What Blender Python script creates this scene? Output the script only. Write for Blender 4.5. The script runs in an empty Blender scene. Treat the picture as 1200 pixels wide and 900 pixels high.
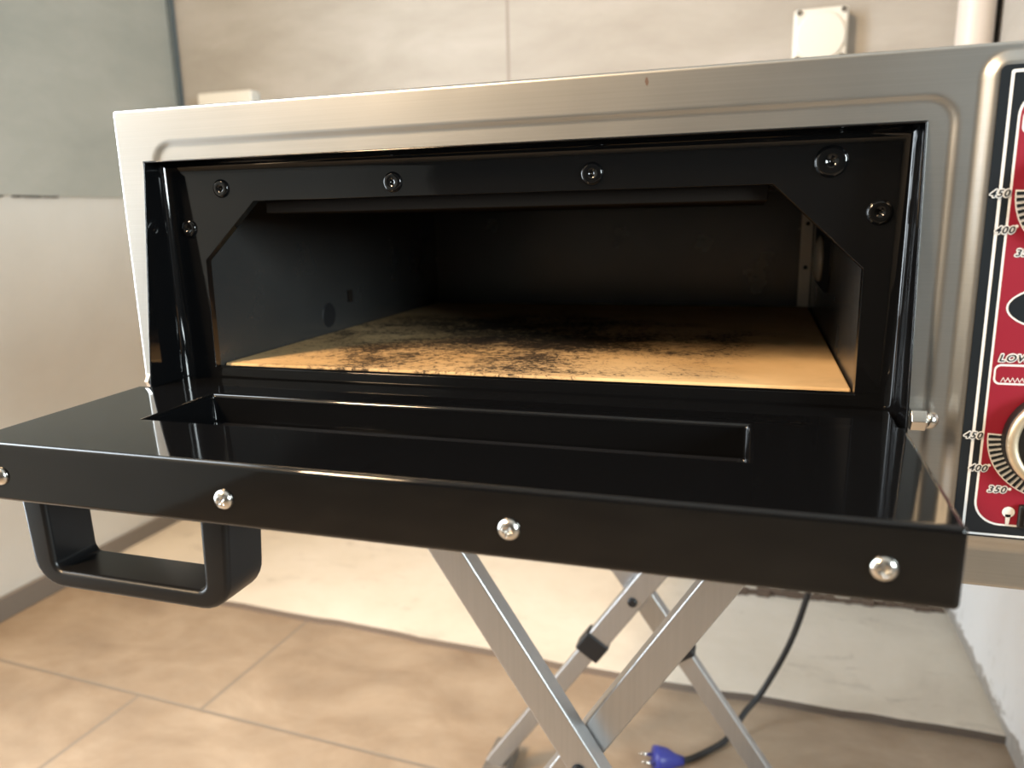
import bpy, bmesh, math, random
from mathutils import Vector, Matrix
from math import sin, cos, pi, sqrt, radians

sc = bpy.context.scene
COL = sc.collection
random.seed(4)
ZF = 0.77          # height of the oven opening's top edge above the floor; oven measurements below are relative to it

# ------------------------------------------------------------------ materials
def new_mat(name):
    m = bpy.data.materials.new(name); m.use_nodes = True
    nt = m.node_tree; b = nt.nodes['Principled BSDF']
    return m, nt, b
def simple(name, col, rough=.5, metal=0, coat=0, coat_r=.05, spec=.5, ior=1.5):
    m, nt, b = new_mat(name)
    b.inputs['Base Color'].default_value = (*col, 1)
    b.inputs['Roughness'].default_value = rough
    b.inputs['Metallic'].default_value = metal
    b.inputs['Coat Weight'].default_value = coat
    b.inputs['Coat Roughness'].default_value = coat_r
    b.inputs['Specular IOR Level'].default_value = spec
    b.inputs['IOR'].default_value = ior
    return m
def N(nt, t, **kw):
    n = nt.nodes.new(t)
    for k, v in kw.items():
        if k in n.inputs.keys(): n.inputs[k].default_value = v
        else: setattr(n, k, v)
    return n
def coords(nt, scale=(1,1,1), loc=(0,0,0)):
    tc = N(nt, 'ShaderNodeTexCoord'); mp = N(nt, 'ShaderNodeMapping')
    mp.inputs['Scale'].default_value = scale; mp.inputs['Location'].default_value = loc
    nt.links.new(tc.outputs['Object'], mp.inputs['Vector'])
    return mp.outputs['Vector']
def noise(nt, vec, scale, detail=4, rough=.55, dist=0):
    n = N(nt, 'ShaderNodeTexNoise'); n.inputs['Scale'].default_value = scale
    n.inputs['Detail'].default_value = detail; n.inputs['Roughness'].default_value = rough
    n.inputs['Distortion'].default_value = dist
    nt.links.new(vec, n.inputs['Vector']); return n.outputs['Fac']
def ramp(nt, fac, stops):
    r = N(nt, 'ShaderNodeValToRGB'); cr = r.color_ramp
    while len(cr.elements) < len(stops): cr.elements.new(.5)
    for e, (p, c) in zip(cr.elements, stops):
        e.position = p; e.color = (*c, 1) if len(c) == 3 else c
    nt.links.new(fac, r.inputs['Fac']); return r.outputs['Color']
def mix(nt, fac, a, b):
    m = N(nt, 'ShaderNodeMix', data_type='RGBA')
    for sock, v in ((m.inputs[0], fac), (m.inputs[6], a), (m.inputs[7], b)):
        if hasattr(v, 'is_output'): nt.links.new(v, sock)
        elif isinstance(v, (int, float)): sock.default_value = v
        else: sock.default_value = (*v, 1)
    return m.outputs[2]
def mth(nt, op, a, b=None):
    m = N(nt, 'ShaderNodeMath', operation=op)
    for i, v in enumerate((a, b)):
        if v is None: continue
        if hasattr(v, 'is_output'): nt.links.new(v, m.inputs[i])
        else: m.inputs[i].default_value = v
    return m.outputs[0]
def bump(nt, b, h, strength=.1, dist=.001):
    n = N(nt, 'ShaderNodeBump'); n.inputs['Strength'].default_value = strength; n.inputs['Distance'].default_value = dist
    nt.links.new(h, n.inputs['Height']); nt.links.new(n.outputs['Normal'], b.inputs['Normal'])

def m_steel():
    m, nt, b = new_mat('brushed_stainless_steel')
    v = coords(nt, (6, 6, 900)); n1 = noise(nt, v, 1.0, 3)
    v2 = coords(nt, (1, 1, 1)); n2 = noise(nt, v2, 9, 3)
    col = ramp(nt, n1, [(.25, (.53, .525, .50)), (.75, (.59, .58, .56))])
    # small reddish splash mark on the top strip
    tc = coords(nt, (1/.0022, 1, 1/.0052), (-.3337/.0022, 0, -.0272/.0052))
    L = N(nt, 'ShaderNodeVectorMath', operation='LENGTH')
    sp = N(nt, 'ShaderNodeSeparateXYZ'); nt.links.new(tc, sp.inputs[0])
    cb = N(nt, 'ShaderNodeCombineXYZ'); nt.links.new(sp.outputs[0], cb.inputs[0]); nt.links.new(sp.outputs[2], cb.inputs[2])
    nt.links.new(cb.outputs[0], L.inputs[0])
    jag = mth(nt, 'ADD', L.outputs['Value'], mth(nt, 'MULTIPLY', noise(nt, v2, 300, 2), .9))
    spot = ramp(nt, jag, [(.8, (.75,)*3), (1.15, (0,)*3)])
    c2 = mix(nt, spot, col, (.36, .20, .14))
    nt.links.new(c2, b.inputs['Base Color'])
    b.inputs['Metallic'].default_value = 1
    r = ramp(nt, n2, [(0, (.31,)*3), (1, (.40,)*3)])
    nt.links.new(r, b.inputs['Roughness'])
    bump(nt, b, n1, .035, .0004)
    return m
def m_enamel():
    m, nt, b = new_mat('gloss_black_enamel')
    b.inputs['Base Color'].default_value = (.0035, .0036, .004, 1)
    b.inputs['Roughness'].default_value = .16
    b.inputs['IOR'].default_value = 1.5
    v = coords(nt); n1 = noise(nt, v, 55, 2)
    r = ramp(nt, noise(nt, v, 14, 5), [(.35, (.045,)*3), (.75, (.09,)*3)])
    nt.links.new(r, b.inputs['Roughness'])
    bump(nt, b, n1, .02, .001)
    return m
def m_satin():
    m, nt, b = new_mat('satin_black_enamel')
    v = coords(nt)
    n1 = noise(nt, v, 22, 5, .6)
    nt.links.new(ramp(nt, n1, [(.5, (.011, .011, .011)), (.8, (.026, .024, .022))]), b.inputs['Base Color'])
    nt.links.new(ramp(nt, n1, [(.4, (.27,)*3), (.75, (.42,)*3)]), b.inputs['Roughness'])
    return m
def m_stone():
    m, nt, b = new_mat('fireclay_baking_stone')
    v = coords(nt)
    base = ramp(nt, noise(nt, v, 14, 5), [(.3, (.58, .37, .17)), (.7, (.70, .48, .25))])
    # burnt flour specks, thickest across the middle of the stone
    vs = coords(nt, (1.0, 1.3, 1))
    n1 = noise(nt, vs, 190, 9, .75, .8)
    n2 = noise(nt, vs, 11, 4, .6, .5)
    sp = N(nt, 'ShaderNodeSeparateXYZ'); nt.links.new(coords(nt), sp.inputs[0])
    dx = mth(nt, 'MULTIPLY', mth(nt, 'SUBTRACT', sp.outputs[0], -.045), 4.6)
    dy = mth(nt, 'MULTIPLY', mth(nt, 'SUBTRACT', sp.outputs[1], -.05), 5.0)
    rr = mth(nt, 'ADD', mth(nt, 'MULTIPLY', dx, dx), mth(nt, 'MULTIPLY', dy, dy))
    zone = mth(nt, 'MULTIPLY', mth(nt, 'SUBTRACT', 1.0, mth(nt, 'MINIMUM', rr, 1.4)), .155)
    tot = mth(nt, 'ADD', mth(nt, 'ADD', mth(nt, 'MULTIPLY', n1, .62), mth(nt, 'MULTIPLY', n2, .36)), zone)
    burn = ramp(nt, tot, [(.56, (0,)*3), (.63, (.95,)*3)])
    soot_shade = ramp(nt, mth(nt, 'ADD', n2, mth(nt, 'MULTIPLY', zone, 1.6)), [(.45, (0,)*3), (.85, (.5,)*3)])  # broad brown soot tint, partly painting in the chamber's shade
    c = mix(nt, soot_shade, base, (.13, .085, .05))
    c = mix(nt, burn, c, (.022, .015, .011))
    nt.links.new(c, b.inputs['Base Color']); b.inputs['Roughness'].default_value = .85
    b.inputs['Specular IOR Level'].default_value = .2
    bump(nt, b, n1, .25, .0008)
    return m
def m_liner():
    m, nt, b = new_mat('aluminised_chamber_steel')
    v = coords(nt); n = noise(nt, v, 20, 4)
    nt.links.new(ramp(nt, n, [(.3, (.092, .092, .091)), (.7, (.108, .107, .104))]), b.inputs['Base Color'])
    b.inputs['Metallic'].default_value = .7
    nt.links.new(ramp(nt, n, [(.3, (.24,)*3), (.7, (.28,)*3)]), b.inputs['Roughness'])
    return m
def m_alu():
    m, nt, b = new_mat('brushed_aluminium_tube')
    n = noise(nt, coords(nt, (300, 300, 6)), 1, 2)
    nt.links.new(ramp(nt, n, [(.3, (.46, .46, .465)), (.7, (.49, .49, .495))]), b.inputs['Base Color'])
    b.inputs['Metallic'].default_value = .9; b.inputs['Roughness'].default_value = .4
    return m
def m_floor():
    m, nt, b = new_mat('beige_floor_tiles')
    v = coords(nt, (1,1,1), (1.7301, .8074, 0)); v.node.inputs['Rotation'].default_value[2] = .05
    br = N(nt, 'ShaderNodeTexBrick'); br.offset = .8; br.offset_frequency = 2; br.squash = 1
    br.inputs['Scale'].default_value = 1; br.inputs['Brick Width'].default_value = .6; br.inputs['Row Height'].default_value = .6
    br.inputs['Mortar Size'].default_value = .0035; br.inputs['Mortar Smooth'].default_value = .3; br.inputs['Bias'].default_value = 0
    nt.links.new(v, br.inputs['Vector'])
    c = coords(nt, (1, 1.6, 1))
    n1 = noise(nt, c, 5, 8, .62, .4); n2 = noise(nt, coords(nt), 24, 6, .6)
    a = ramp(nt, n1, [(.3, (.23, .165, .112)), (.5, (.32, .24, .168)), (.72, (.43, .335, .245))])
    a = mix(nt, mth(nt, 'MULTIPLY', ramp(nt, n2, [(.4, (0,)*3), (.7, (1,)*3)]), .25), a, (.34, .28, .215))
    a = mix(nt, br.outputs['Fac'], a, (.23, .19, .15))
    nt.links.new(a, b.inputs['Base Color'])
    b.inputs['Roughness'].default_value = .5
    bump(nt, b, mth(nt, 'SUBTRACT', 1.0, br.outputs['Fac']), .4, .002)
    return m
def m_plaster(name, c1, c2, c3, scale=4, stretch=(1,1,1), rough=.85, bs=.2):
    m, nt, b = new_mat(name)
    n1 = noise(nt, coords(nt, stretch), scale, 8, .6, .3)
    nt.links.new(ramp(nt, n1, [(.3, c1), (.52, c2), (.72, c3)]), b.inputs['Base Color'])
    b.inputs['Roughness'].default_value = rough
    bump(nt, b, noise(nt, coords(nt), 60, 4), bs, .001)
    return m
def m_back_wall():
    m, nt, b = new_mat('greige_wall_tiles')
    n1 = noise(nt, coords(nt, (1, 1, 3)), 4, 8, .62, .3)
    c = ramp(nt, n1, [(.3, (.33, .308, .278)), (.5, (.375, .355, .325)), (.7, (.43, .41, .385))])
    # upright grout joints every 60 cm
    sp = N(nt, 'ShaderNodeSeparateXYZ'); nt.links.new(coords(nt, (1,1,1), (.0963+1.2*5, 0, 0)), sp.inputs[0])
    f = mth(nt, 'MODULO', sp.outputs[0], 1.2)
    j = mth(nt, 'LESS_THAN', f, .006)
    c = mix(nt, j, c, (.25, .22, .19))
    nt.links.new(c, b.inputs['Base Color']); b.inputs['Roughness'].default_value = .55
    return m
def m_screed():
    m, nt, b = new_mat('dirty_cement_screed')
    n1 = noise(nt, coords(nt), 3.5, 8, .65, .4); n2 = noise(nt, coords(nt, (1, 2.2, 1)), 9, 8, .7, .8)
    c = ramp(nt, n1, [(.3, (.56, .50, .42)), (.5, (.66, .60, .51)), (.7, (.72, .66, .58))])
    c = mix(nt, ramp(nt, n2, [(.58, (0,)*3), (.72, (.55,)*3)]), c, (.34, .29, .24))
    nt.links.new(c, b.inputs['Base Color']); b.inputs['Roughness'].default_value = .9
    bump(nt, b, n2, .35, .002)
    return m
def m_right_wall():
    m, nt, b = new_mat('white_painted_wall_dirty_foot')
    sp = N(nt, 'ShaderNodeSeparateXYZ'); nt.links.new(coords(nt), sp.inputs[0])
    n = noise(nt, coords(nt, (1, 1.6, 3)), 16, 8, .7, .8)
    foot = mth(nt, 'SUBTRACT', mth(nt, 'MULTIPLY', n, .075), sp.outputs[2])      # ragged unpainted band along the floor
    c = mix(nt, ramp(nt, mth(nt, 'ADD', mth(nt, 'MULTIPLY', foot, 30), .35), [(.45, (0,)*3), (.55, (1,)*3)]), (.90, .90, .91), (.40, .37, .34))
    n2 = noise(nt, coords(nt, (1, 6, 2)), 14, 6, .7, .6)
    c = mix(nt, ramp(nt, mth(nt, 'ADD', n2, mth(nt, 'MULTIPLY', sp.outputs[2], -.8)), [(.53, (0,)*3), (.6, (.4,)*3)]), c, (.60, .58, .55))
    nt.links.new(c, b.inputs['Base Color']); b.inputs['Roughness'].default_value = .6
    return m

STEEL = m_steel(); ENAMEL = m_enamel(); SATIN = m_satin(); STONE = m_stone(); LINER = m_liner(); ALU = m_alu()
CHROME = simple('zinc_plated_steel', (.72, .70, .66), .22, 1)
BLACKP = simple('black_plastic', (.009, .009, .010), .45)
HANDLEP = simple('black_moulded_handle', (.006, .006, .0065), .34, spec=.35)
STK_BLACK = simple('sticker_black', (.012, .016, .021), .3)
STK_WHITE = simple('sticker_white', (.78, .80, .82), .4)
STK_RED = simple('sticker_red', (.25, .009, .026), .42)
KNOBRING = simple('satin_gold_metal', (.78, .67, .50), .42, .8)
DARKHOLE = simple('dark_slot', (.006, .006, .007), .6)
SOOT = simple('sooty_steel', (.014, .011, .009), .75, 0, spec=.06)
GLASS_D = simple('smoked_window_glass', (.01, .01, .011), .05)
LENS = simple('lamp_lens', (.42, .38, .32), .2)
WPLAST = simple('white_plastic', (.74, .73, .68), .35)
PIPE = simple('white_pipe_plastic', (.66, .61, .575), .4)
RUBBER = simple('black_cable_rubber', (.014, .014, .015), .5)
BLUEP = simple('blue_plug_plastic', (.035, .045, .30), .35)
GREYBAR = simple('grey_powder_coat', (.13, .115, .10), .5)
CEIL = simple('white_ceiling_paint', (.75, .74, .72), .9)
FRONTW = simple('brown_wall_paint', (.20, .185, .17), .9)
TRIMD = simple('dark_grout', (.10, .125, .135), .8)
BASEB = simple('grey_baseboard', (.20, .17, .145), .6)
GLASS = simple('window_glass', (1, 1, 1), 0); GLASS.node_tree.nodes['Principled BSDF'].inputs['Transmission Weight'].default_value = 1
FRAMEW = simple('white_window_frame', (.7, .7, .7), .4)

# ------------------------------------------------------------------ object helpers (vertices in place, origin moved to each object's own spot)
WORLD = {}
def empty(name, loc, label, cat, group=None):
    o = bpy.data.objects.new(name, None); COL.objects.link(o); o.location = loc; o.empty_display_size = .05
    WORLD[o] = Vector(loc); o['label'] = label; o['category'] = cat
    if group: o['group'] = group
    return o
def tag(o, label, cat, group=None):
    o['label'] = label; o['category'] = cat
    if group: o['group'] = group
    return o
def put(name, me, mats, parent=None, origin=(0,0,0), smooth=False, bevel=0, seg=2, label=None, ang=35):
    """mesh data given in world positions -> object whose origin is `origin`"""
    origin = Vector(origin)
    if isinstance(me, bmesh.types.BMesh):
        bm = me; me = bpy.data.meshes.new(name); bm.to_mesh(me); bm.free()
    me.transform(Matrix.Translation(-origin))
    for m in (mats if isinstance(mats, (list, tuple)) else [mats]): me.materials.append(m)
    if smooth:
        for p in me.polygons: p.use_smooth = True
    o = bpy.data.objects.new(name, me); COL.objects.link(o)
    o.location = origin - (WORLD[parent] if parent else Vector())
    WORLD[o] = origin
    if parent: o.parent = parent
    if bevel:
        b = o.modifiers.new('bevel', 'BEVEL'); b.width = bevel; b.segments = seg; b.limit_method = 'ANGLE'; b.angle_limit = radians(ang)
        b.harden_normals = False
        for p in me.polygons: p.use_smooth = True
        w = o.modifiers.new('wn', 'WEIGHTED_NORMAL'); w.keep_sharp = True
    if label: o['label'] = label
    return o
def add_box(bm, lo, hi, mi=0):
    x0, y0, z0 = lo; x1, y1, z1 = hi
    v = [bm.verts.new(p) for p in ((x0,y0,z0),(x1,y0,z0),(x1,y1,z0),(x0,y1,z0),(x0,y0,z1),(x1,y0,z1),(x1,y1,z1),(x0,y1,z1))]
    for f in ((3,2,1,0),(4,5,6,7),(0,1,5,4),(1,2,6,5),(2,3,7,6),(3,0,4,7)):
        bm.faces.new([v[i] for i in f]).material_index = mi
    return v
def box(lo, hi):
    bm = bmesh.new(); add_box(bm, lo, hi); return bm
def frame_of(axis):
    a = Vector(axis).normalized(); t = Vector((0,0,1)) if abs(a.z) < .9 else Vector((1,0,0))
    u = a.cross(t).normalized(); return a, u, a.cross(u).normalized()
def add_lathe(bm, base, axis, prof, n=32, mi=0, phase=0):
    """prof: (distance along axis, radius)"""
    a, u, w = frame_of(axis); base = Vector(base); rings = []
    for h, r in prof:
        if r < 1e-6: rings.append([bm.verts.new(base + a*h)])
        else: rings.append([bm.verts.new(base + a*h + (u*cos(2*pi*i/n+phase) + w*sin(2*pi*i/n+phase))*r) for i in range(n)])
    for A, B in zip(rings, rings[1:]):
        for i in range(n):
            j = (i+1) % n
            q = [A[i % len(A)], A[j % len(A)], B[j % len(B)], B[i % len(B)]]
            q2 = []
            for x in q:
                if x not in q2: q2.append(x)
            if len(q2) > 2: bm.faces.new(q2).material_index = mi
    for R, rev in ((rings[0], True), (rings[-1], False)):
        if len(R) > 2: bm.faces.new(R[::-1] if rev else R).material_index = mi
    bmesh.ops.recalc_face_normals(bm, faces=bm.faces)
def lathe(base, axis, prof, n=32, phase=0):
    bm = bmesh.new(); add_lathe(bm, base, axis, prof, n, 0, phase); return bm
def add_bar(bm, p0, p1, w, d, wdir):
    """rectangular bar from p0 to p1; w across wdir, d across the third direction"""
    p0 = Vector(p0); p1 = Vector(p1); a = (p1-p0).normalized(); wd = Vector(wdir); wd = (wd - a*wd.dot(a)).normalized(); dd = a.cross(wd)
    vs = []
    for p in (p0, p1):
        for s, t in ((-1,-1),(1,-1),(1,1),(-1,1)): vs.append(bm.verts.new(p + wd*s*w/2 + dd*t*d/2))
    for f in ((0,1,2,3),(7,6,5,4),(0,4,5,1),(1,5,6,2),(2,6,7,3),(3,7,4,0)): bm.faces.new([vs[i] for i in f])
    bmesh.ops.recalc_face_normals(bm, faces=bm.faces)
def bar(*a):
    bm = bmesh.new(); add_bar(bm, *a); return bm
def add_tube(bm, pts, r, n=12):
    pts = [Vector(p) for p in pts]; rings = []; u = None
    for i, p in enumerate(pts):
        t = (pts[min(i+1, len(pts)-1)] - pts[max(i-1, 0)]).normalized()
        if u is None: u = t.orthogonal().normalized()
        u = (u - t*u.dot(t)).normalized(); w = t.cross(u)
        rings.append([bm.verts.new(p + (u*cos(2*pi*k/n) + w*sin(2*pi*k/n))*r) for k in range(n)])
    for A, B in zip(rings, rings[1:]):
        for k in range(n): bm.faces.new((A[k], A[(k+1)%n], B[(k+1)%n], B[k]))
    bm.faces.new(rings[0][::-1]); bm.faces.new(rings[-1])
def spline(pts, n=10):
    P = [Vector(p) for p in pts]; P = [P[0]*2-P[1]] + P + [P[-1]*2-P[-2]]; out = []
    for i in range(1, len(P)-2):
        for k in range(n):
            t = k/n; a, b, c, d = P[i-1:i+3]
            out.append(.5*((2*b) + (c-a)*t + (2*a-5*b+4*c-d)*t*t + (3*b-a-3*c+d)*t**3))
    out.append(P[-2]); return out
def rr_pts(x0, z0, x1, z1, r, n=8):
    out = []
    for cx, cz, a0 in ((x1-r, z1-r, 0), (x0+r, z1-r, pi/2), (x0+r, z0+r, pi), (x1-r, z0+r, 1.5*pi)):
        for k in range(n+1):
            a = a0 + pi/2*k/n; out.append((cx+r*cos(a), cz+r*sin(a)))
    return out
def V3(x, y, z): return (x, y, z + ZF)

# ================================================================== ROOM
XL, XR, YB0, YB1, CEILZ, YF = -.948, .752, 1.185, 1.05, 2.5, -2.7
XW = 2.4; YS = .28
def struct(o): o['kind'] = 'structure'; return o
struct(put('floor', box((XL-.1, YF-.1, -.1), (XW+.1, 1.4, 0)), m_floor()))
struct(put('ceiling', box((XL-.1, YF-.1, CEILZ), (XW+.1, 1.4, CEILZ+.1)), CEIL))
# unfinished cement strip at the back, slightly proud of the tiles
bm = bmesh.new()
pts = []
for k in range(41):
    t = k/40; x = XL + (XR-XL)*t
    pts.append((x, .705 - .055*t + .006*sin(7*t) + random.uniform(-.003, .003)))
poly = [(XL, 1.22), (XR, 1.12)][::-1]
lo = [bm.verts.new((x, y, 0)) for x, y in pts + poly]; hi = [bm.verts.new((x, y, .012)) for x, y in pts + poly]
bm.faces.new(hi); n = len(lo)
for i in range(n): bm.faces.new((lo[i], lo[(i+1)%n], hi[(i+1)%n], hi[i]))
bmesh.ops.recalc_face_normals(bm, faces=bm.faces)
for f in bm.faces:
    f.material_index = 1 if abs(f.normal.z) < .5 else 0
struct(put('trim_1', bm, [m_screed(), simple('dark_tile_edge', (.16, .125, .10), .9)]))
def slab(p, q, z0, z1, th):
    """wall from p to q (xy); thickness th to the left of p->q"""
    d = (Vector(q)-Vector(p)).normalized(); nrm = Vector((-d.y, d.x))*th
    bm = bmesh.new(); P = [Vector(p), Vector(q), Vector(q)+nrm, Vector(p)+nrm]
    a = [bm.verts.new((v.x, v.y, z0)) for v in P]; b = [bm.verts.new((v.x, v.y, z1)) for v in P]
    bm.faces.new(a[::-1]); bm.faces.new(b)
    for i in range(4): bm.faces.new((a[i], a[(i+1)%4], b[(i+1)%4], b[i]))
    bmesh.ops.recalc_face_normals(bm, faces=bm.faces); return bm
struct(put('wall_back', slab((XR+.05, YB1-.004), (XL-.05, YB0+.004), 0, CEILZ, -.1), m_back_wall()))
LOWW = m_plaster('cream_lower_wall', (.62, .59, .54), (.67, .64, .59), (.71, .68, .635), 3)
UPW = m_plaster('grey_green_wall_tile', (.34, .35, .32), (.385, .39, .355), (.43, .43, .395), 5, (1, 1, 2.2), .5, .1)
# left wall, with the opening of the side window in front of the photo's field of view
WL = dict(y0=-.46, y1=.12, z0=.10, z1=2.1)
bm = bmesh.new()
for lo, hi in (((XL-.1, YF, 0), (XL, 1.3, WL['z0'])), ((XL-.1, YF, WL['z1']), (XL, 1.3, CEILZ)),
               ((XL-.1, YF, WL['z0']), (XL, WL['y0'], WL['z1'])), ((XL-.1, WL['y1'], WL['z0']), (XL, 1.3, WL['z1']))):
    add_box(bm, lo, hi)
struct(put('wall_left', bm, LOWW))
# upper tiling on the left wall: a thin proud layer above the joint
bm = bmesh.new()
add_box(bm, (XL, .16, ZF+.018), (XL+.010, YB0-.012, CEILZ))
struct(put('trim_2', bm, UPW))
# dirt line under the tiling edge
bm = bmesh.new()
y = .3
for k in range(9):
    y0 = .66 + random.uniform(0, .2); l = random.uniform(.006, .02)
    add_box(bm, (XL+.001, y0, ZF+.0155), (XL+.0108, y0+l, ZF+.0185))
struct(put('trim_3', bm, simple('old_adhesive', (.07, .055, .045), .9)))
struct(put('trim_4', box((XL+.010, YB0-.02, ZF-.05), (XL+.019, YB0-.006, CEILZ)), TRIMD))
struct(put('baseboard_left', box((XL, .16, 0), (XL+.010, YB0-.01, .045)), BASEB, bevel=.002))
struct(put('wall_right', box((XR, YS, 0), (XR+.1, 1.3, CEILZ)), m_right_wall()))
struct(put('trim_5', box((XR-.010, .40, ZF+.018), (XR, YB1-.03, CEILZ)), m_plaster('greige_right_tile', (.42, .40, .37), (.47, .45, .42), (.53, .51, .48), 5, (1,1,2))))
struct(put('trim_6', box((XR-.012, YB1-.03, ZF-.05), (XR, YB1-.012, CEILZ)), simple('dark_corner_strip', (.05, .05, .055), .8)))  # dark upright strip in the back right corner
struct(put('wall_side', box((XR+.1, YS, 0), (XW+.1, YS+.1, CEILZ)), FRONTW))
WF = dict(y0=-1.75, y1=-.95, z0=.78, z1=1.72); t = .05
bm = bmesh.new()
for lo, hi in (((XW, YF, 0), (XW+.1, YS, WF['z0'])), ((XW, YF, WF['z1']), (XW+.1, YS, CEILZ)),
               ((XW, YF, WF['z0']), (XW+.1, WF['y0'], WF['z1'])), ((XW, WF['y1'], WF['z0']), (XW+.1, YS, WF['z1']))):
    add_box(bm, lo, hi)
struct(put('wall_far', bm, FRONTW))
struct(put('wall_front', box((XL, YF-.1, 0), (XW, YF, CEILZ)), FRONTW))
# window frames
bm = bmesh.new()
for lo, hi in (((XW+.02, WF['y0'], WF['z0']), (XW+.08, WF['y1'], WF['z0']+t)), ((XW+.02, WF['y0'], WF['z1']-t), (XW+.08, WF['y1'], WF['z1'])),
               ((XW+.02, WF['y0'], WF['z0']+t), (XW+.08, WF['y0']+t, WF['z1']-t)), ((XW+.02, WF['y1']-t, WF['z0']+t), (XW+.08, WF['y1'], WF['z1']-t))):
    add_box(bm, lo, hi)
struct(put('window_1', bm, FRAMEW))
bm = bmesh.new()
for lo, hi in (((XL-.08, WL['y0'], WL['z0']), (XL-.02, WL['y1'], WL['z0']+t)), ((XL-.08, WL['y0'], WL['z1']-t), (XL-.02, WL['y1'], WL['z1'])),
               ((XL-.08, WL['y0'], WL['z0']+t), (XL-.02, WL['y0']+t, WL['z1']-t)), ((XL-.08, WL['y1']-t, WL['z0']+t), (XL-.02, WL['y1'], WL['z1']-t))):
    add_box(bm, lo, hi)
struct(put('window_2', bm, FRAMEW))

# ragged mortar along the foot of the back wall
bm = bmesh.new(); x = .36
while x < XR-.02:
    w_ = random.uniform(.008, .03); yb = .992 + .06*(x-.41)
    add_box(bm, (x, yb-random.uniform(.006, .016), .012), (x+w_, yb+random.uniform(.004, .02), .012+random.uniform(.003, .012))); x += w_
struct(put('trim_7', bm, simple('dark_mortar_crumbs', (.13, .09, .065), .95), bevel=.002))
# ------------------------------------------------------------------ fittings on the back wall
def back_y(x): return YB0 + (YB1-YB0)*(x-XL)/(XR-XL)
jx, jw = .480, .086
jy = back_y(jx); JB = (jx, jy-.04, ZF+.242)
jb = empty('junction_box', JB, 'square white electrical box with round cover high on the back wall', 'junction box')
zt, zb = ZF+.288, ZF+.202
bm = box((jx-jw/2, jy-.036, zb), (jx+jw/2, jy-.002, zt)); put('box_body', bm, WPLAST, jb, JB, bevel=.006, seg=3)
put('round_cover', lathe((jx, jy-.036, (zt+zb)/2-.003), (0,-1,0), [(0, .0395), (.003, .0395), (.0055, .036), (.006, 0)], 40), WPLAST, jb, JB, smooth=False, bevel=.001)
for sx in (-1, 1):
    for sz in (-1, 1):
        p = (jx+sx*.0345, jy-.036, (zt+zb)/2+sz*.036)
        put('screw', lathe(p, (0,-1,0), [(0, .005), (.002, .005), (.0035, .0035), (.0035, .0015), (.002, .0015), (.002, 0)], 16), CHROME, jb, p)
sx0, sx1 = -.852, -.706
sy = back_y(-.79); so = (-.78, sy-.03, ZF+.20)
wb = empty('wall_socket', so, 'white twin socket box just above the left end of the oven top', 'socket')
put('socket_body', box((sx0, sy-.042, ZF+.150), (sx1, sy-.004, ZF+.252)), WPLAST, wb, so, bevel=.006, seg=3)
for cx in (-.816, -.742):
    p = (cx, sy-.042, ZF+.199)
    put('socket_outlet', lathe(p, (0,-1,0), [(0, .026), (.002, .026), (.003, .0235), (.003, .020), (-.0005, .0195), (-.0005, 0)], 32), WPLAST, wb, p)
px = .707; py = back_y(px) - .0275
tag(put('wall_pipe', lathe((px, py, .42), (0,0,1), [(0, .0265), (CEILZ-.422, .0265)], 40), PIPE, None, (px, py, .42), smooth=False, bevel=.0005),
    'white plastic pipe running up the corner right of the electrical box', 'pipe')
for p in bpy.data.objects['wall_pipe'].data.polygons: p.use_smooth = len(p.vertices) == 4

# ================================================================== PIZZA OVEN
W = .47; XO, X1, ZB, ZT = -.0208, .620, -.240, .0333; DEP = .50
OB = (.30, .25, ZF+ZB)
ov = empty('pizza_oven', OB, 'stainless steel deck pizza oven with lowered black door standing on folding stand', 'oven')

def sstep(a, b, x):
    t = max(0, min(1, (x-a)/(b-a))); return t*t*(3-2*t)
def sd_rr(x, z, x0, z0, x1, z1, r):
    qx = abs(x-(x0+x1)/2) - (x1-x0)/2 + r; qz = abs(z-(z0+z1)/2) - (z1-z0)/2 + r
    return sqrt(max(qx,0)**2 + max(qz,0)**2) + min(max(qx,qz),0) - r
SX0, SX1, SZ0, SZ1 = .4977, .5835, -.210, .0223      # control sticker
def front_y(x, z):
    y = 0.0
    y += .0012*(1 - sstep(-.0018, .0018, sd_rr(x, z, .0105, -.30, .4815, .0105, .013)))
    y -= .0032*(1 - sstep(-.0008, .0062, sd_rr(x, z, SX0-.0016, SZ0-.0016, SX1+.0016, SZ1+.0016, .006)))
    r = .0022
    for d in (x-XO, X1-x, ZT-z, z-ZB):
        if d < r: y += r - sqrt(max(0, r*r-(r-d)**2))
    return y
def lines(a, b, step, extra):
    n = round((b-a)/step); L = [a+(b-a)*i/n for i in range(n+1)] + extra
    L = sorted(L); out = [L[0]]
    for v in L[1:]:
        if v-out[-1] > 1e-5: out.append(v)
    return out
fold = [.0002, .0006, .0011, .0016, .0022]
xs = lines(XO, 0, .002, [XO+f for f in fold]) + lines(0, W, .0025, [])[1:] + lines(W, X1, .00125, [X1-f for f in fold])[1:]
zs = lines(ZB, -.166, .002, [ZB+f for f in fold]) + lines(-.166, 0, .0025, [])[1:] + lines(0, ZT, .00125, [ZT-f for f in fold])[1:]
bm = bmesh.new(); G = {}
for i, x in enumerate(xs):
    for j, z in enumerate(zs): G[i, j] = bm.verts.new(V3(x, front_y(x, z), z))
for i in range(len(xs)-1):
    for j in range(len(zs)-1):
        xc = (xs[i]+xs[i+1])/2; zc = (zs[j]+zs[j+1])/2
        if 0 < xc < W and -.166 < zc < 0: continue
        bm.faces.new((G[i,j], G[i+1,j], G[i+1,j+1], G[i,j+1]))
for v in [v for v in bm.verts if not v.link_faces]: bm.verts.remove(v)
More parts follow.
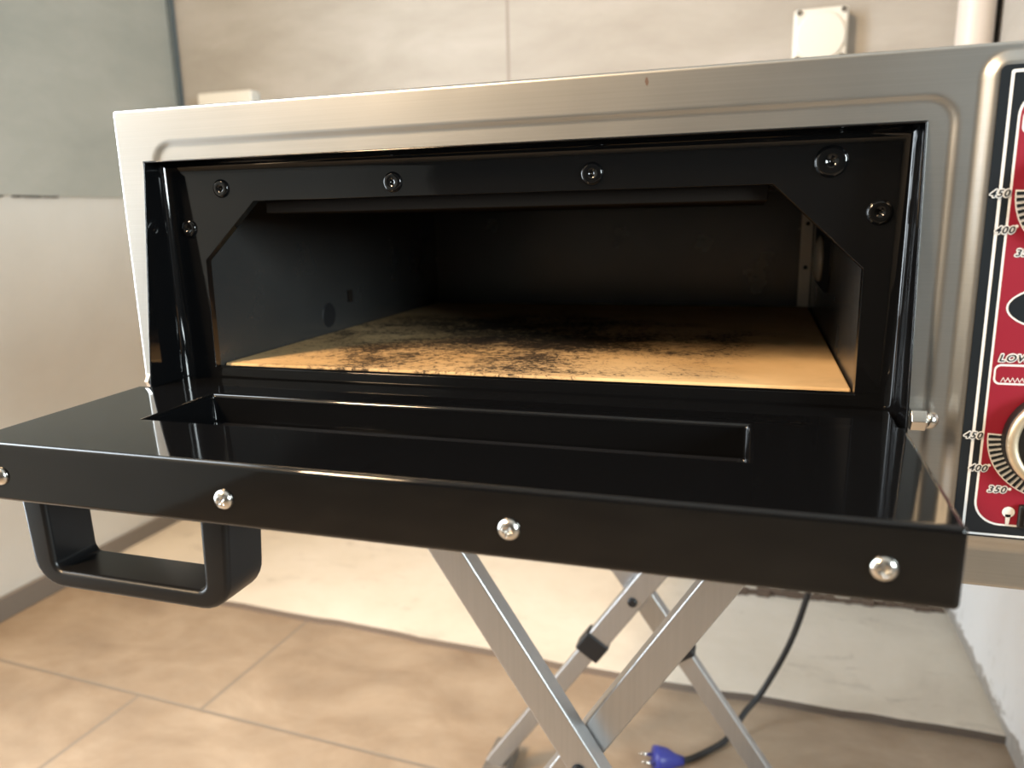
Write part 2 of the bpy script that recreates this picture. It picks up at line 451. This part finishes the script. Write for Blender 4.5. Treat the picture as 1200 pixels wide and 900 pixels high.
# returned sheet edge around the opening
put('front_panel', bm, STEEL, ov, V3(0,0,0), smooth=True)
bpy.data.objects['front_panel'].data.transform(Matrix.Identity(4))
# housing (sides, top, bottom, back) as an open-fronted shell
bm = bmesh.new(); t = .0012
add_box(bm, V3(XO, .0022, ZB), V3(XO+t, DEP, ZT)); add_box(bm, V3(X1-t, .0022, ZB), V3(X1, DEP, ZT))
add_box(bm, V3(XO+t, .0022, ZT-t), V3(X1-t, DEP, ZT)); add_box(bm, V3(XO+t, .0022, ZB), V3(X1-t, DEP, ZB+t)); add_box(bm, V3(XO+t, DEP-t, ZB+t), V3(X1-t, DEP, ZT-t))
put('housing', bm, STEEL, ov, V3(.3, .25, -.1))

# black opening frame: returns with rounded bend + plate with clipped-corner hole
D, R = .020, .009; EB = .0205; ZL = -.165
def front_edge(z): return -EB*max(0, min(1, -z/.149))
prof = [(0, None), (0, D-R)] + [(R-R*cos(a), D-R+R*sin(a)) for a in (pi/8, pi/4, 3*pi/8, pi/2)]
bm = bmesh.new(); rings = []
for inset, dep in prof:
    zr = [0-inset, ZL]
    rg = []
    for (x, z) in ((inset, ZL), (inset, -inset), (W-inset, -inset), (W-inset, ZL)):
        rg.append(bm.verts.new(V3(x + (.0003 if x < .2 else -.0003), front_edge(z) if dep is None else dep, z - (.0003 if z > -.1 else 0))))
    rings.append(rg)
for A, B in zip(rings, rings[1:]):
    for i in range(3): bm.faces.new((A[i], A[i+1], B[i+1], B[i]))
oBL, oTL, oTR, oBR = rings[-1]
hole = [(.070,-.0265),(.400,-.0265),(.4487,-.0725),(.4487,-.1425),(.0255,-.1425),(.0262,-.0665)]
h = [bm.verts.new(V3(x, D, z)) for x, z in hole]
for f in ([oTL,oTR,h[1],h[0]], [oTR,h[2],h[1]], [oTR,oBR,h[3],h[2]], [oBR,oBL,h[4],h[3]], [oBL,oTL,h[5],h[4]], [oTL,h[0],h[5]]): bm.faces.new(f)
h2 = [bm.verts.new(V3(x, D+.004, z)) for x, z in hole]
for i in range(6): bm.faces.new((h[i], h[(i+1)%6], h2[(i+1)%6], h2[i]))
# thickness of the two side flanges towards the viewer's side (folded rim)
bmesh.ops.recalc_face_normals(bm, faces=bm.faces)
fr = put('opening_frame', bm, ENAMEL, ov, V3(W/2, 0, -.08), bevel=.0013, seg=3, ang=50)
s = fr.modifiers.new('thickness', 'SOLIDIFY'); s.thickness = .0012; s.offset = -1
fr.modifiers.move(2, 0)
# bolts of the frame
for x, z, r in ((.0455,-.0185,.0062),(.1734,-.0185,.0064),(.3003,-.018,.0066),(.4287,-.0165,.0084),(.0160,-.0445,.0062),(.4540,-.0435,.0066)):
    p = V3(x, D, z)
    put('frame_bolt', lathe(p, (0,-1,0), [(0, r*1.1), (.0006, r*1.1), (.0010, r), (.0020, r*.97), (.0027, r*.88), (.0030, r*.74), (.0031, r*.2), (.0019, r*.15), (.0018, 0)], 28), ENAMEL, ov, p, smooth=True)

# chamber
CX0, CX1, CZ0, CZ1, CY0, CY1 = .0252, .4489, -.156, -.022, .0246, .432
bm = bmesh.new(); t = .001
add_box(bm, V3(CX0-t, CY0, CZ0), V3(CX0, CY1, CZ1)); add_box(bm, V3(CX1, CY0, CZ0), V3(CX1+t, CY1, CZ1))
add_box(bm, V3(CX0-t, CY1, CZ0), V3(CX1+t, CY1+t, CZ1)); add_box(bm, V3(CX0-t, CY0, CZ1), V3(CX1+t, CY1+t, CZ1+t)); add_box(bm, V3(CX0-t, CY0, CZ0-t), V3(CX1+t, CY1+t, CZ0))
put('baking_chamber', bm, LINER, ov, V3(W/2, .2, -.1))
put('heat_shield', box(V3(.072, .029, -.0355), V3(.398, .40, -.0245)), SOOT, ov, V3(W/2, .2, -.03), bevel=.0008)
# thermostat probe hole on the left wall, lamp on the right wall
p = V3(CX0, .178, -.125)
put('probe_hole', lathe(p, (1,0,0), [(0, .011), (.0008, .0105), (.0008, .0)], 24), DARKHOLE, ov, p)
p = V3(CX0, .215, -.112)
put('probe_clip', box(V3(CX0, .213, -.117), V3(CX0+.003, .219, -.106)), SOOT, ov, p, bevel=.0008)
bm = bmesh.new(); pts = rr_pts(.215, -.108, .385, -.045, .03, 6)
a = [bm.verts.new(V3(CX1, y, z)) for y, z in pts]; b_ = [bm.verts.new(V3(CX1-.0012, y, z)) for y, z in pts]; bm.faces.new(b_)
for i in range(len(a)): bm.faces.new((a[i], a[(i+1)%len(a)], b_[(i+1)%len(b_)], b_[i]))
bmesh.ops.recalc_face_normals(bm, faces=bm.faces)
LP = V3(CX1, .29, -.082)
lm = put('oven_lamp', bm, DARKHOLE, ov, LP)
put('lamp_lens', lathe(V3(CX1-.0012, .292, -.083), (-1,0,0), [(0, .020), (.003, .020), (.006, .014), (.007, 0)], 28), LENS, lm, LP, smooth=True)
# joint strip with rivets in the far right corner
bm = box(V3(CX1-.012, CY1-.0015, -.145), V3(CX1-.001, CY1, -.03))
st = put('corner_strip', bm, simple('bright_strip', (.6,.56,.5), .35, .6), ov, V3(CX1-.006, CY1, -.09))
for z in (-.055, -.10):
    p = V3(CX1-.006, CY1-.0015, z)
    put('rivet', lathe(p, (0,-1,0), [(0, .0022), (.001, .0018), (.0014, 0)], 14), SOOT, st, p, smooth=True)

# ---- door
TH, HY, HZ = .0184, -.0206, -.1487
ct, stt = cos(TH), sin(TH)
def DP(x, l, h): return V3(x, HY - l*ct - h*stt, HZ - l*stt + h*ct)
L_, T_ = .1268, .0326; DX0, DX1 = -.0062, .4682
WX0, WX1, WL0, WL1, WD = .0625, .393, .0110, .0700, .021
bm = bmesh.new()
gx = [DX0, WX0, WX1, DX1]; gl = [0, WL0, WL1, L_]
top = {(i,j): bm.verts.new(DP(gx[i], gl[j], 0)) for i in range(4) for j in range(4)}
for i in range(3):
    for j in range(3):
        if (i, j) != (1, 1): bm.faces.new((top[i,j], top[i,j+1], top[i+1,j+1], top[i+1,j]))
rec = {(i,j): bm.verts.new(DP(gx[i], gl[j], -WD)) for i in (1,2) for j in (1,2)}
ring = [(1,1),(1,2),(2,2),(2,1)]
for k in range(4):
    a, b_ = ring[k], ring[(k+1)%4]; bm.faces.new((top[a], top[b_], rec[b_], rec[a]))
bm.faces.new([rec[k] for k in ring])
edge = [(i,0) for i in range(4)] + [(3,j) for j in (1,2,3)] + [(i,3) for i in (2,1,0)] + [(0,j) for j in (2,1)]
low = {k: bm.verts.new(DP(gx[k[0]], gl[k[1]], -T_)) for k in edge}
for a, b_ in zip(edge, edge[1:]+edge[:1]): bm.faces.new((top[a], top[b_], low[b_], low[a]))
bm.faces.new([low[k] for k in edge])
bmesh.ops.recalc_face_normals(bm, faces=bm.faces)
DO = DP(W/2, 0, -T_/2)
door = put('door', bm, [ENAMEL], ov, DO, bevel=.0026, seg=4, ang=40)
# hinge tongue running back between the flanges
bm = bmesh.new(); k = []
for l in (-.036, -.0002):
    for hh in (-.0012, -.020): k += [DP(.004, l, hh), DP(W-.004, l, hh)]
vs = [bm.verts.new(p) for p in k]
for f in ((0,1,5,4), (2,3,7,6), (0,1,3,2), (4,5,7,6), (0,2,6,4), (1,3,7,5)): bm.faces.new([vs[i] for i in f])
bmesh.ops.recalc_face_normals(bm, faces=bm.faces)
put('hinge_tongue', bm, ENAMEL, door, DP(W/2, -.018, -.01), bevel=.0015)
bm = bmesh.new(); vs = [bm.verts.new(DP(x, l, -WD+hh)) for hh in (.0004, .0030) for x, l in ((WX0+.003, WL0+.003), (WX1-.003, WL0+.003), (WX1-.003, WL1-.003), (WX0+.003, WL1-.003))]
for f in ((3,2,1,0),(4,5,6,7),(0,1,5,4),(1,2,6,5),(2,3,7,6),(3,0,4,7)): bm.faces.new([vs[i] for i in f])
put('window_pane', bm, GLASS_D, door, DP(W/2, .04, -WD))
# bare-metal chips at the window recess's front right corner
bm = bmesh.new()
for k in range(7):
    x = WX1 - .0005 - random.uniform(0, .0030); l = WL1 + random.uniform(-.0004, .0014); q = random.uniform(.0005, .0011)
    vs = [bm.verts.new(DP(x+q*cos(a)*random.uniform(.6, 1.2), l+q*sin(a)*random.uniform(.6, 1.2), .00015)) for a in (0, 1.1, 2.2, 3.3, 4.4, 5.4)]
    f = bm.faces.new(vs)
put('bare_metal_chip', bm, CHROME, door, DP(WX1, WL1, 0), label='bright chips in the black enamel')
# pan-head screws with a cross recess on the door's front edge
axis = Vector((0, -ct, -stt))
def screw_mesh(p, r, rot):
    bm = bmesh.new(); a, u, w = frame_of(axis); P = Vector(p)
    prof = [(0, r), (.0009, r), (.0018, r*.93), (.0026, r*.74), (.0031, r*.50), (.0032, r*.30)]
    n = 32; rings = [[bm.verts.new(P + a*hh + (u*cos(2*pi*i/n)+w*sin(2*pi*i/n))*rr) for i in range(n)] for hh, rr in prof]
    cr = []
    for i in range(n):                                     # cross-shaped pit
        ang = 2*pi*i/n - rot; cth = max(abs(cos(2*ang)), .0); q = r*(.15 + .42*cth**3)
        cr.append((q, 2*pi*i/n))
    R2 = [bm.verts.new(P + a*.0031 + (u*cos(t_)+w*sin(t_))*min(q, r*.54)) for q, t_ in cr]
    R3 = [bm.verts.new(P + a*.0008 + (u*cos(t_)+w*sin(t_))*min(q, r*.48)*.6) for q, t_ in cr]
    rings[-1:] = [R2, R3]
    for A, B in zip(rings, rings[1:]):
        for i in range(n): bm.faces.new((A[i], A[(i+1)%n], B[(i+1)%n], B[i]))
    f = bm.faces.new(R3)
    bmesh.ops.recalc_face_normals(bm, faces=bm.faces)
    return bm
for i, x in enumerate((.0172, .1572, .2990, .4421)):
    p = Vector(DP(x, L_-.0004, -.0182))
    put('door_screw', screw_mesh(p, .0050, .3+.5*i), CHROME, door, p, smooth=True, label='zinc cross-head screw')
# handle: moulded U under the door's outer face
hx0, hx1, hyf, hyb = .0060, .1390, -.1285, -.0975
zt_ = HZ - T_ - .001; zb_ = -.2420; bt = .0105; pw = .0160
outer = []; inner = []
ro, ri = .019, .005
def arc(cx, cz, r, a0, a1, n=7): return [(cx+r*cos(a0+(a1-a0)*k/n), cz+r*sin(a0+(a1-a0)*k/n)) for k in range(n+1)]
tp = .003
outer = [(hx0-tp, zt_)] + arc(hx0+ro, zb_+ro, ro, pi, 1.5*pi) + arc(hx1-ro, zb_+ro, ro, 1.5*pi, 2*pi) + [(hx1+tp, zt_)]
inner = [(hx0+pw-tp*.4, zt_)] + arc(hx0+pw+ri, zb_+bt+ri, ri, pi, 1.5*pi) + arc(hx1-pw-ri, zb_+bt+ri, ri, 1.5*pi, 2*pi) + [(hx1-pw+tp*.4, zt_)]
bm = bmesh.new(); n = len(outer)
def hv(x, y, z): return bm.verts.new(V3(x, y, z))
of = [hv(x, hyf, z) for x, z in outer]; inf = [hv(x, hyf, z) for x, z in inner]
obk = [hv(x, hyb, z) for x, z in outer]; ibk = [hv(x, hyb, z) for x, z in inner]
for i in range(n-1):
    bm.faces.new((of[i], of[i+1], inf[i+1], inf[i])); bm.faces.new((obk[i+1], obk[i], ibk[i], ibk[i+1]))
    bm.faces.new((of[i+1], of[i], obk[i], obk[i+1])); bm.faces.new((inf[i], inf[i+1], ibk[i+1], ibk[i]))
for i in (0, n-1): bm.faces.new((of[i], inf[i], ibk[i], obk[i]))
bmesh.ops.recalc_face_normals(bm, faces=bm.faces)
put('handle', bm, HANDLEP, door, V3((hx0+hx1)/2, (hyf+hyb)/2, -.21), bevel=.0030, seg=3, ang=40, label='black moulded U-shaped pull handle')
# hinge bolt with cap nut, sticking out of the right flange
HP = V3(.471, -.0125, -.1465)
hb = put('hinge_nut', lathe(HP, (1,0,0), [(0, .0060), (.0070, .0060), (.0074, .0052), (.0076, 0)], 6), CHROME, ov, HP, bevel=.0004)
put('nut_cap', lathe((HP[0]+.0074, HP[1], HP[2]), (1,0,0), [(0, .0047), (.0025, .0047), (.0045, .0036), (.0058, .0018), (.0062, 0)], 20), CHROME, hb, HP, smooth=True)
HP2 = V3(-.001, -.0125, -.1465)
hb2 = put('hinge_nut', lathe(HP2, (-1,0,0), [(0, .0060), (.0030, .0060), (.0034, 0)], 6), CHROME, ov, HP2)

# ---- control panel: one printed sticker
PY = front_y(.54, -.1)
bm = bmesh.new()
def poly(pts, lay, mi):
    y = PY - .0004 - .00012*lay
    f = bm.faces.new([bm.verts.new(V3(x, y, z)) for x, z in pts]); f.material_index = mi
    if f.normal.dot(Vector((0,-1,0))) < 0: f.normal_flip()
    f.normal_update()
    if f.normal.y > 0: f.normal_flip()
def rr(x0, z0, x1, z1, r, lay, mi, n=8): poly(rr_pts(x0, z0, x1, z1, r, n), lay, mi)
BLK, WHT, RED = 0, 1, 2
rr(SX0, SZ0, SX1, SZ1, .0030, 0, BLK)
i1 = .0043; rr(SX0+i1, SZ0+.0010, SX1-i1, SZ1-.0022, .0012, 1, WHT); i2 = .0057; rr(SX0+i2, SZ0+.0022, SX1-i2, SZ1-.0036, .0006, 2, BLK)
i3 = .0087; rr(SX0+i3, -.2030, SX1-i3, .0118, .0125, 3, WHT); rr(SX0+i3+.0011, -.2019, SX1-i3-.0011, .0107, .0115, 4, RED)
XC = (SX0+SX1)/2
def ellipse(cx, cz, a, b, lay, mi, n=40): poly([(cx+a*cos(2*pi*k/n), cz+b*sin(2*pi*k/n)) for k in range(n)], lay, mi)
ellipse(XC, -.0900, .0300, .0122, 5, WHT, 64); ellipse(XC, -.0900, .0291, .0113, 6, BLK, 64)
zig_n = 56
for bz in (-.1286, -.0087):
    rr(.5085, bz, 2*XC-.5085, bz+.0104, .0030, 5, WHT); rr(.5094, bz+.0010, 2*XC-.5094, bz+.0094, .0022, 6, RED)
    x0, x1 = .5118, 2*XC-.5118; zz = bz + (.0024 if bz < -.1 else .0075); st_ = (x1-x0)/zig_n
    for k in range(zig_n):
        xa = x0+k*st_; za, zb2 = (zz-.0010, zz+.0012) if k % 2 == 0 else (zz+.0012, zz-.0010); q = .00035
        poly([(xa, za-q), (xa+st_, zb2-q), (xa+st_, zb2+q), (xa, za+q)], 7, WHT)
RT, RI, RD = .0317, .0255, .0333
for cz in (-.1555, -.0358):
    for k in range(-1, 55):
        th = pi + radians(5.5*k) if k >= 0 else None
        if th is None or 5.5*k > 270: continue
        ux, uz = cos(th), sin(th); vx, vz = -uz, ux
        for (r0, r1, hw, lay, mi) in ((RI, RT, .00165, 5, WHT), (RI-.0005, RT-.0005, .00085, 7, BLK)):
            hw0 = hw*r0/r1
            poly([(XC+ux*r0-vx*hw0, cz+uz*r0-vz*hw0), (XC+ux*r1-vx*hw, cz+uz*r1-vz*hw), (XC+ux*r1+vx*hw, cz+uz*r1+vz*hw), (XC+ux*r0+vx*hw0, cz+uz*r0+vz*hw0)], lay, mi)
        for (r0, r1, hw, lay, mi) in ((RI-.0005, RT-.0006, .00120, 6, RED),): pass
    for a_ in (27.5, 55):
        th = pi + radians(a_); ellipse(XC+RD*cos(th), cz+RD*sin(th), .0008, .0008, 6, WHT, 14)
# bulb symbol
ellipse(.5222, -.1952, .0029, .0029, 6, WHT, 20); poly([(.5209, -.1965), (.5235, -.1965), (.5229, -.2019), (.5214, -.2019)], 6, WHT)
# lettering (dark characters with a white edge), turned into flat mesh
def text_polys(txt, x, z, size, lay, shear=.25, align='RIGHT'):
    cu = bpy.data.curves.new('lettering', 'FONT'); cu.body = txt; cu.size = 1; cu.shear = shear; cu.offset = .018; cu.align_x = align; cu.align_y = 'CENTER'
    cu.space_character = 1.12; cu.resolution_u = 3
    to = bpy.data.objects.new('lettering', cu); COL.objects.link(to); bpy.context.view_layer.update()
    me = to.evaluated_get(bpy.context.evaluated_depsgraph_get()).to_mesh()
    h = .115*size
    for k in range(11):
        ll, mi, ox, oz = (lay, WHT, h*cos(2*pi*k/10), h*sin(2*pi*k/10)) if k < 10 else (lay+2, BLK, 0, 0)
        y = PY - .0004 - .00012*ll - k*.000004
        vs = [bm.verts.new(V3(x + v.co.x*size*1.08 + ox, y, z + v.co.y*size + oz)) for v in me.vertices]
        for p in me.polygons:
            try:
                f = bm.faces.new([vs[i] for i in p.vertices]); f.material_index = mi; f.normal_update()
                if f.normal.y > 0: f.normal_flip()
            except ValueError: pass
    to.to_mesh_clear(); bpy.data.objects.remove(to); bpy.data.curves.remove(cu)
for cz in (-.1555, -.0358):
    text_polys('450', .5064, cz, .0047, 6); text_polys('400', .5101, cz-.0172, .0047, 6); text_polys('350', .5197, cz-.0280, .0047, 6)
text_polys('LOWER', .5098, -.1152, .0050, 6, align='LEFT')
put('control_panel', bm, [STK_BLACK, STK_WHITE, STK_RED], ov, V3(XC, PY, -.09), label='red and black printed control panel')
for cz in (-.1555, -.0358):
    kp = V3(XC, PY-.0012, cz)
    kn = put('temperature_knob', lathe(kp, (0,-1,0), [(0, .0258), (.0045, .0256), (.0060, .0250), (.0064, .0240)], 48), BLACKP, ov, kp, smooth=False, bevel=.0004)
    put('knob_ring', lathe((kp[0], kp[1]-.0062, kp[2]), (0,-1,0), [(0, .0252), (.0022, .0252), (.0032, .0246), (.0036, .0230), (.0032, .0208), (.0024, .0203), (.0002, .0202)], 56), KNOBRING, kn, kp, smooth=True, label='pale gold metal ring')
    bm2 = lathe((kp[0], kp[1]-.0064, kp[2]), (0,-1,0), [(0, .0203), (.0016, .0203), (.0022, .0198), (.0024, 0)], 48)
    add_box(bm2, (kp[0]-.0035, kp[1]-.0200, kp[2]-.0150), (kp[0]+.0035, kp[1]-.0120, kp[2]+.0150))
    put('knob_grip', bm2, BLACKP, kn, kp, bevel=.0008)
p = V3(.5345, PY-.0006, -.1965)
sw = put('lamp_switch', box(V3(.5262, PY-.0040, -.2028), V3(.5428, PY-.0006, -.1902)), BLACKP, ov, p, bevel=.0012)
put('switch_rocker', box(V3(.5283, PY-.0062, -.2010), V3(.5407, PY-.0038, -.1920)), BLACKP, sw, p, bevel=.0008)

# ---- stone lying in the chamber
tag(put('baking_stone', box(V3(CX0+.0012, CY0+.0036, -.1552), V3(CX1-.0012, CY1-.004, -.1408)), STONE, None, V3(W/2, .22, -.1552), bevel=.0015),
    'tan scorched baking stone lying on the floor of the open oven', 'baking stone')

# ================================================================== FOLDING STAND
YA, YR = .110, .400; CXS = .2745; CZS = -.4800; HH = -.240-.016-CZS; SL = 1.56; TW, TD = .0272, .0185
SB = (CXS, .26, 0)
stand = empty('folding_stand', SB, 'silver aluminium folding scissor stand under the oven', 'stand')
def leg(y, sgn, SL, name='leg'):
    """sgn=+1: top at -x, foot at +x"""
    def P(z): return Vector(V3(CXS + sgn*(CZS - z)/SL, y, z))
    ztop = -.2575; zs_ = CZS-.072; zbot = -ZF+.022
    o = put(name, bar(P(ztop), P(zs_-.004), TW, TD, (1,0,0)), ALU, stand, P(CZS), bevel=.0022, seg=3)
    put('leg_extension', bar(P(zs_), P(zbot), TW*.80, TD*.78, (1,0,0)), ALU, o, P(zs_), bevel=.002, seg=3)
    put('leg_sleeve', bar(P(zs_+.011), P(zs_-.012), TW*1.18, TD*1.3, (1,0,0)), BLACKP, o, P(zs_), bevel=.0025, seg=2, label='black plastic sleeve')
    return o
for y, s, sl in ((YA, 1, SL), (YA+TD+.0015, -1, SL), (YR, -1, 1.45), (YR+TD+.0015, 1, 1.45)):
    leg(y, s, sl)
for y in (YA, YR):
    p = V3(CXS-.002, y-TD/2, CZS-.006)
    put('pivot_bolt', lathe(p, (0,-1,0), [(-.03, .003), (0, .003), (0, .0058), (.002, .0055), (.003, .004), (.003, 0)], 20), BLACKP, stand, p)
xt = (CZS+.2575)/1.50
for s in (-1, 1):
    cx = CXS + s*abs(xt)
    put('top_rail', box(V3(cx-.017, YA-.02, -.2565), V3(cx+.017, YR+.045, -.2405)), ALU, stand, V3(cx, .26, -.25), bevel=.002)
xb = (CZS + ZF - .02)/1.50
for s in (-1, 1):
    cx = CXS + s*xb
    put('foot_bar', box((cx-.016, YA-.03, .0005), (cx+.016, YR+.05, .024)), GREYBAR, stand, (cx, .26, .012), bevel=.003, label='dark grey floor bar')

# ================================================================== POWER CABLE
cp = [V3(.520, DEP+.006, -.17), V3(.522, .548, -.20), V3(.512, .585, -.34), V3(.490, .598, -.50), V3(.466, .605, -.62), V3(.432, .610, -.712), (.4020, .588, .0125), (.3790, .548, .0052), (.358, .520, .0052), (.338, .499, .0055), (.325, .490, .0065)]
cp[6] = (.406, .59, .026); cp[7] = (.384, .552, .0072)
bm = bmesh.new(); add_tube(bm, spline(cp), .0042, 12); bmesh.ops.recalc_face_normals(bm, faces=bm.faces)
cab = tag(put('power_cable', bm, RUBBER, None, cp[-1], smooth=True), 'black cable hanging behind the oven down to a blue plug on the floor', 'cable')
e = Vector(cp[-1]); d = Vector((-.85, -.30, .12)).normalized()
plg = put('plug', lathe(e - d*.004, d, [(0, .0060), (.010, .0085), (.022, .0150), (.034, .0172), (.040, .0172), (.041, 0)], 24), BLUEP, cab, e, smooth=True, label='blue plug body')
for s in (-1, 1):
    a, u, w = frame_of(d)
    b0 = e + d*.036 + u*.0085*s
    put('prong', lathe(b0, d, [(0, .0024), (.016, .0024), (.018, .0012), (.018, 0)], 12), CHROME, plg, e, smooth=True, label='bright metal pin')
dz = .0178 - .0065
for v in (): pass

# ================================================================== LIGHTS
def area(name, loc, target, size, size_y, power, col, spread=180):
    l = bpy.data.lights.new(name, 'AREA'); l.shape = 'RECTANGLE'; l.size = size; l.size_y = size_y; l.energy = power; l.color = col; l.spread = radians(spread)
    o = bpy.data.objects.new(name, l); COL.objects.link(o); o.location = loc
    o.rotation_euler = (Vector(target)-Vector(loc)).to_track_quat('-Z', 'Y').to_euler(); return o
area('daylight_right_window', (XW+.015, -1.35, 1.25), (.7, -.75, 1.25), .75, .9, 44, (.82, .93, .95), 125)
area('daylight_side_window', (XL-.015, -.17, 1.05), (.3, .12, .75), .5, 1.8, 27, (.84, .93, 1.0), 140)
area('warm_wall_lamp', (-.90, -1.32, 2.05), (-.1, .30, .2), .36, .62, 40, (1.0, .70, .41), 105)
w = bpy.data.worlds.new('world'); sc.world = w; w.use_nodes = True
w.node_tree.nodes['Background'].inputs['Color'].default_value = (.62, .74, .80, 1); w.node_tree.nodes['Background'].inputs['Strength'].default_value = .6

# ================================================================== CAMERA
F, CXc, CYc, CZc, YAW, PIT, ROL = 896.48, .3926, -.4324, -.0415, .3083, -.2150, -.0224
cy, sy_, cp_, sp_, cr, sr = cos(YAW), sin(YAW), cos(PIT), sin(PIT), cos(ROL), sin(ROL)
fw = Vector((-sy_*cp_, cy*cp_, sp_)); rt = Vector((cy, sy_, 0)); up = rt.cross(fw)
r2 = rt*cr + up*sr; u2 = -rt*sr + up*cr
cam = bpy.data.cameras.new('camera'); co = bpy.data.objects.new('camera', cam); COL.objects.link(co)
co.matrix_world = Matrix(((r2.x, u2.x, -fw.x, CXc), (r2.y, u2.y, -fw.y, CYc), (r2.z, u2.z, -fw.z, CZc+ZF), (0,0,0,1)))
cam.sensor_width = 36; cam.sensor_fit = 'HORIZONTAL'; cam.lens = F/1200*36
cam.clip_start = .01
cam.dof.use_dof = True; cam.dof.focus_distance = .46; cam.dof.aperture_fstop = 7.0
sc.camera = co
sc.view_settings.view_transform = 'Standard'; sc.view_settings.look = 'None'
sc.view_settings.gamma = 1; sc.view_settings.exposure = .17; sc.view_settings.use_curve_mapping = False
sc.cycles.use_denoising = True
sc.cycles.max_bounces = 10; sc.cycles.glossy_bounces = 6; sc.cycles.diffuse_bounces = 5
sc.cycles.sample_clamp_indirect = 6
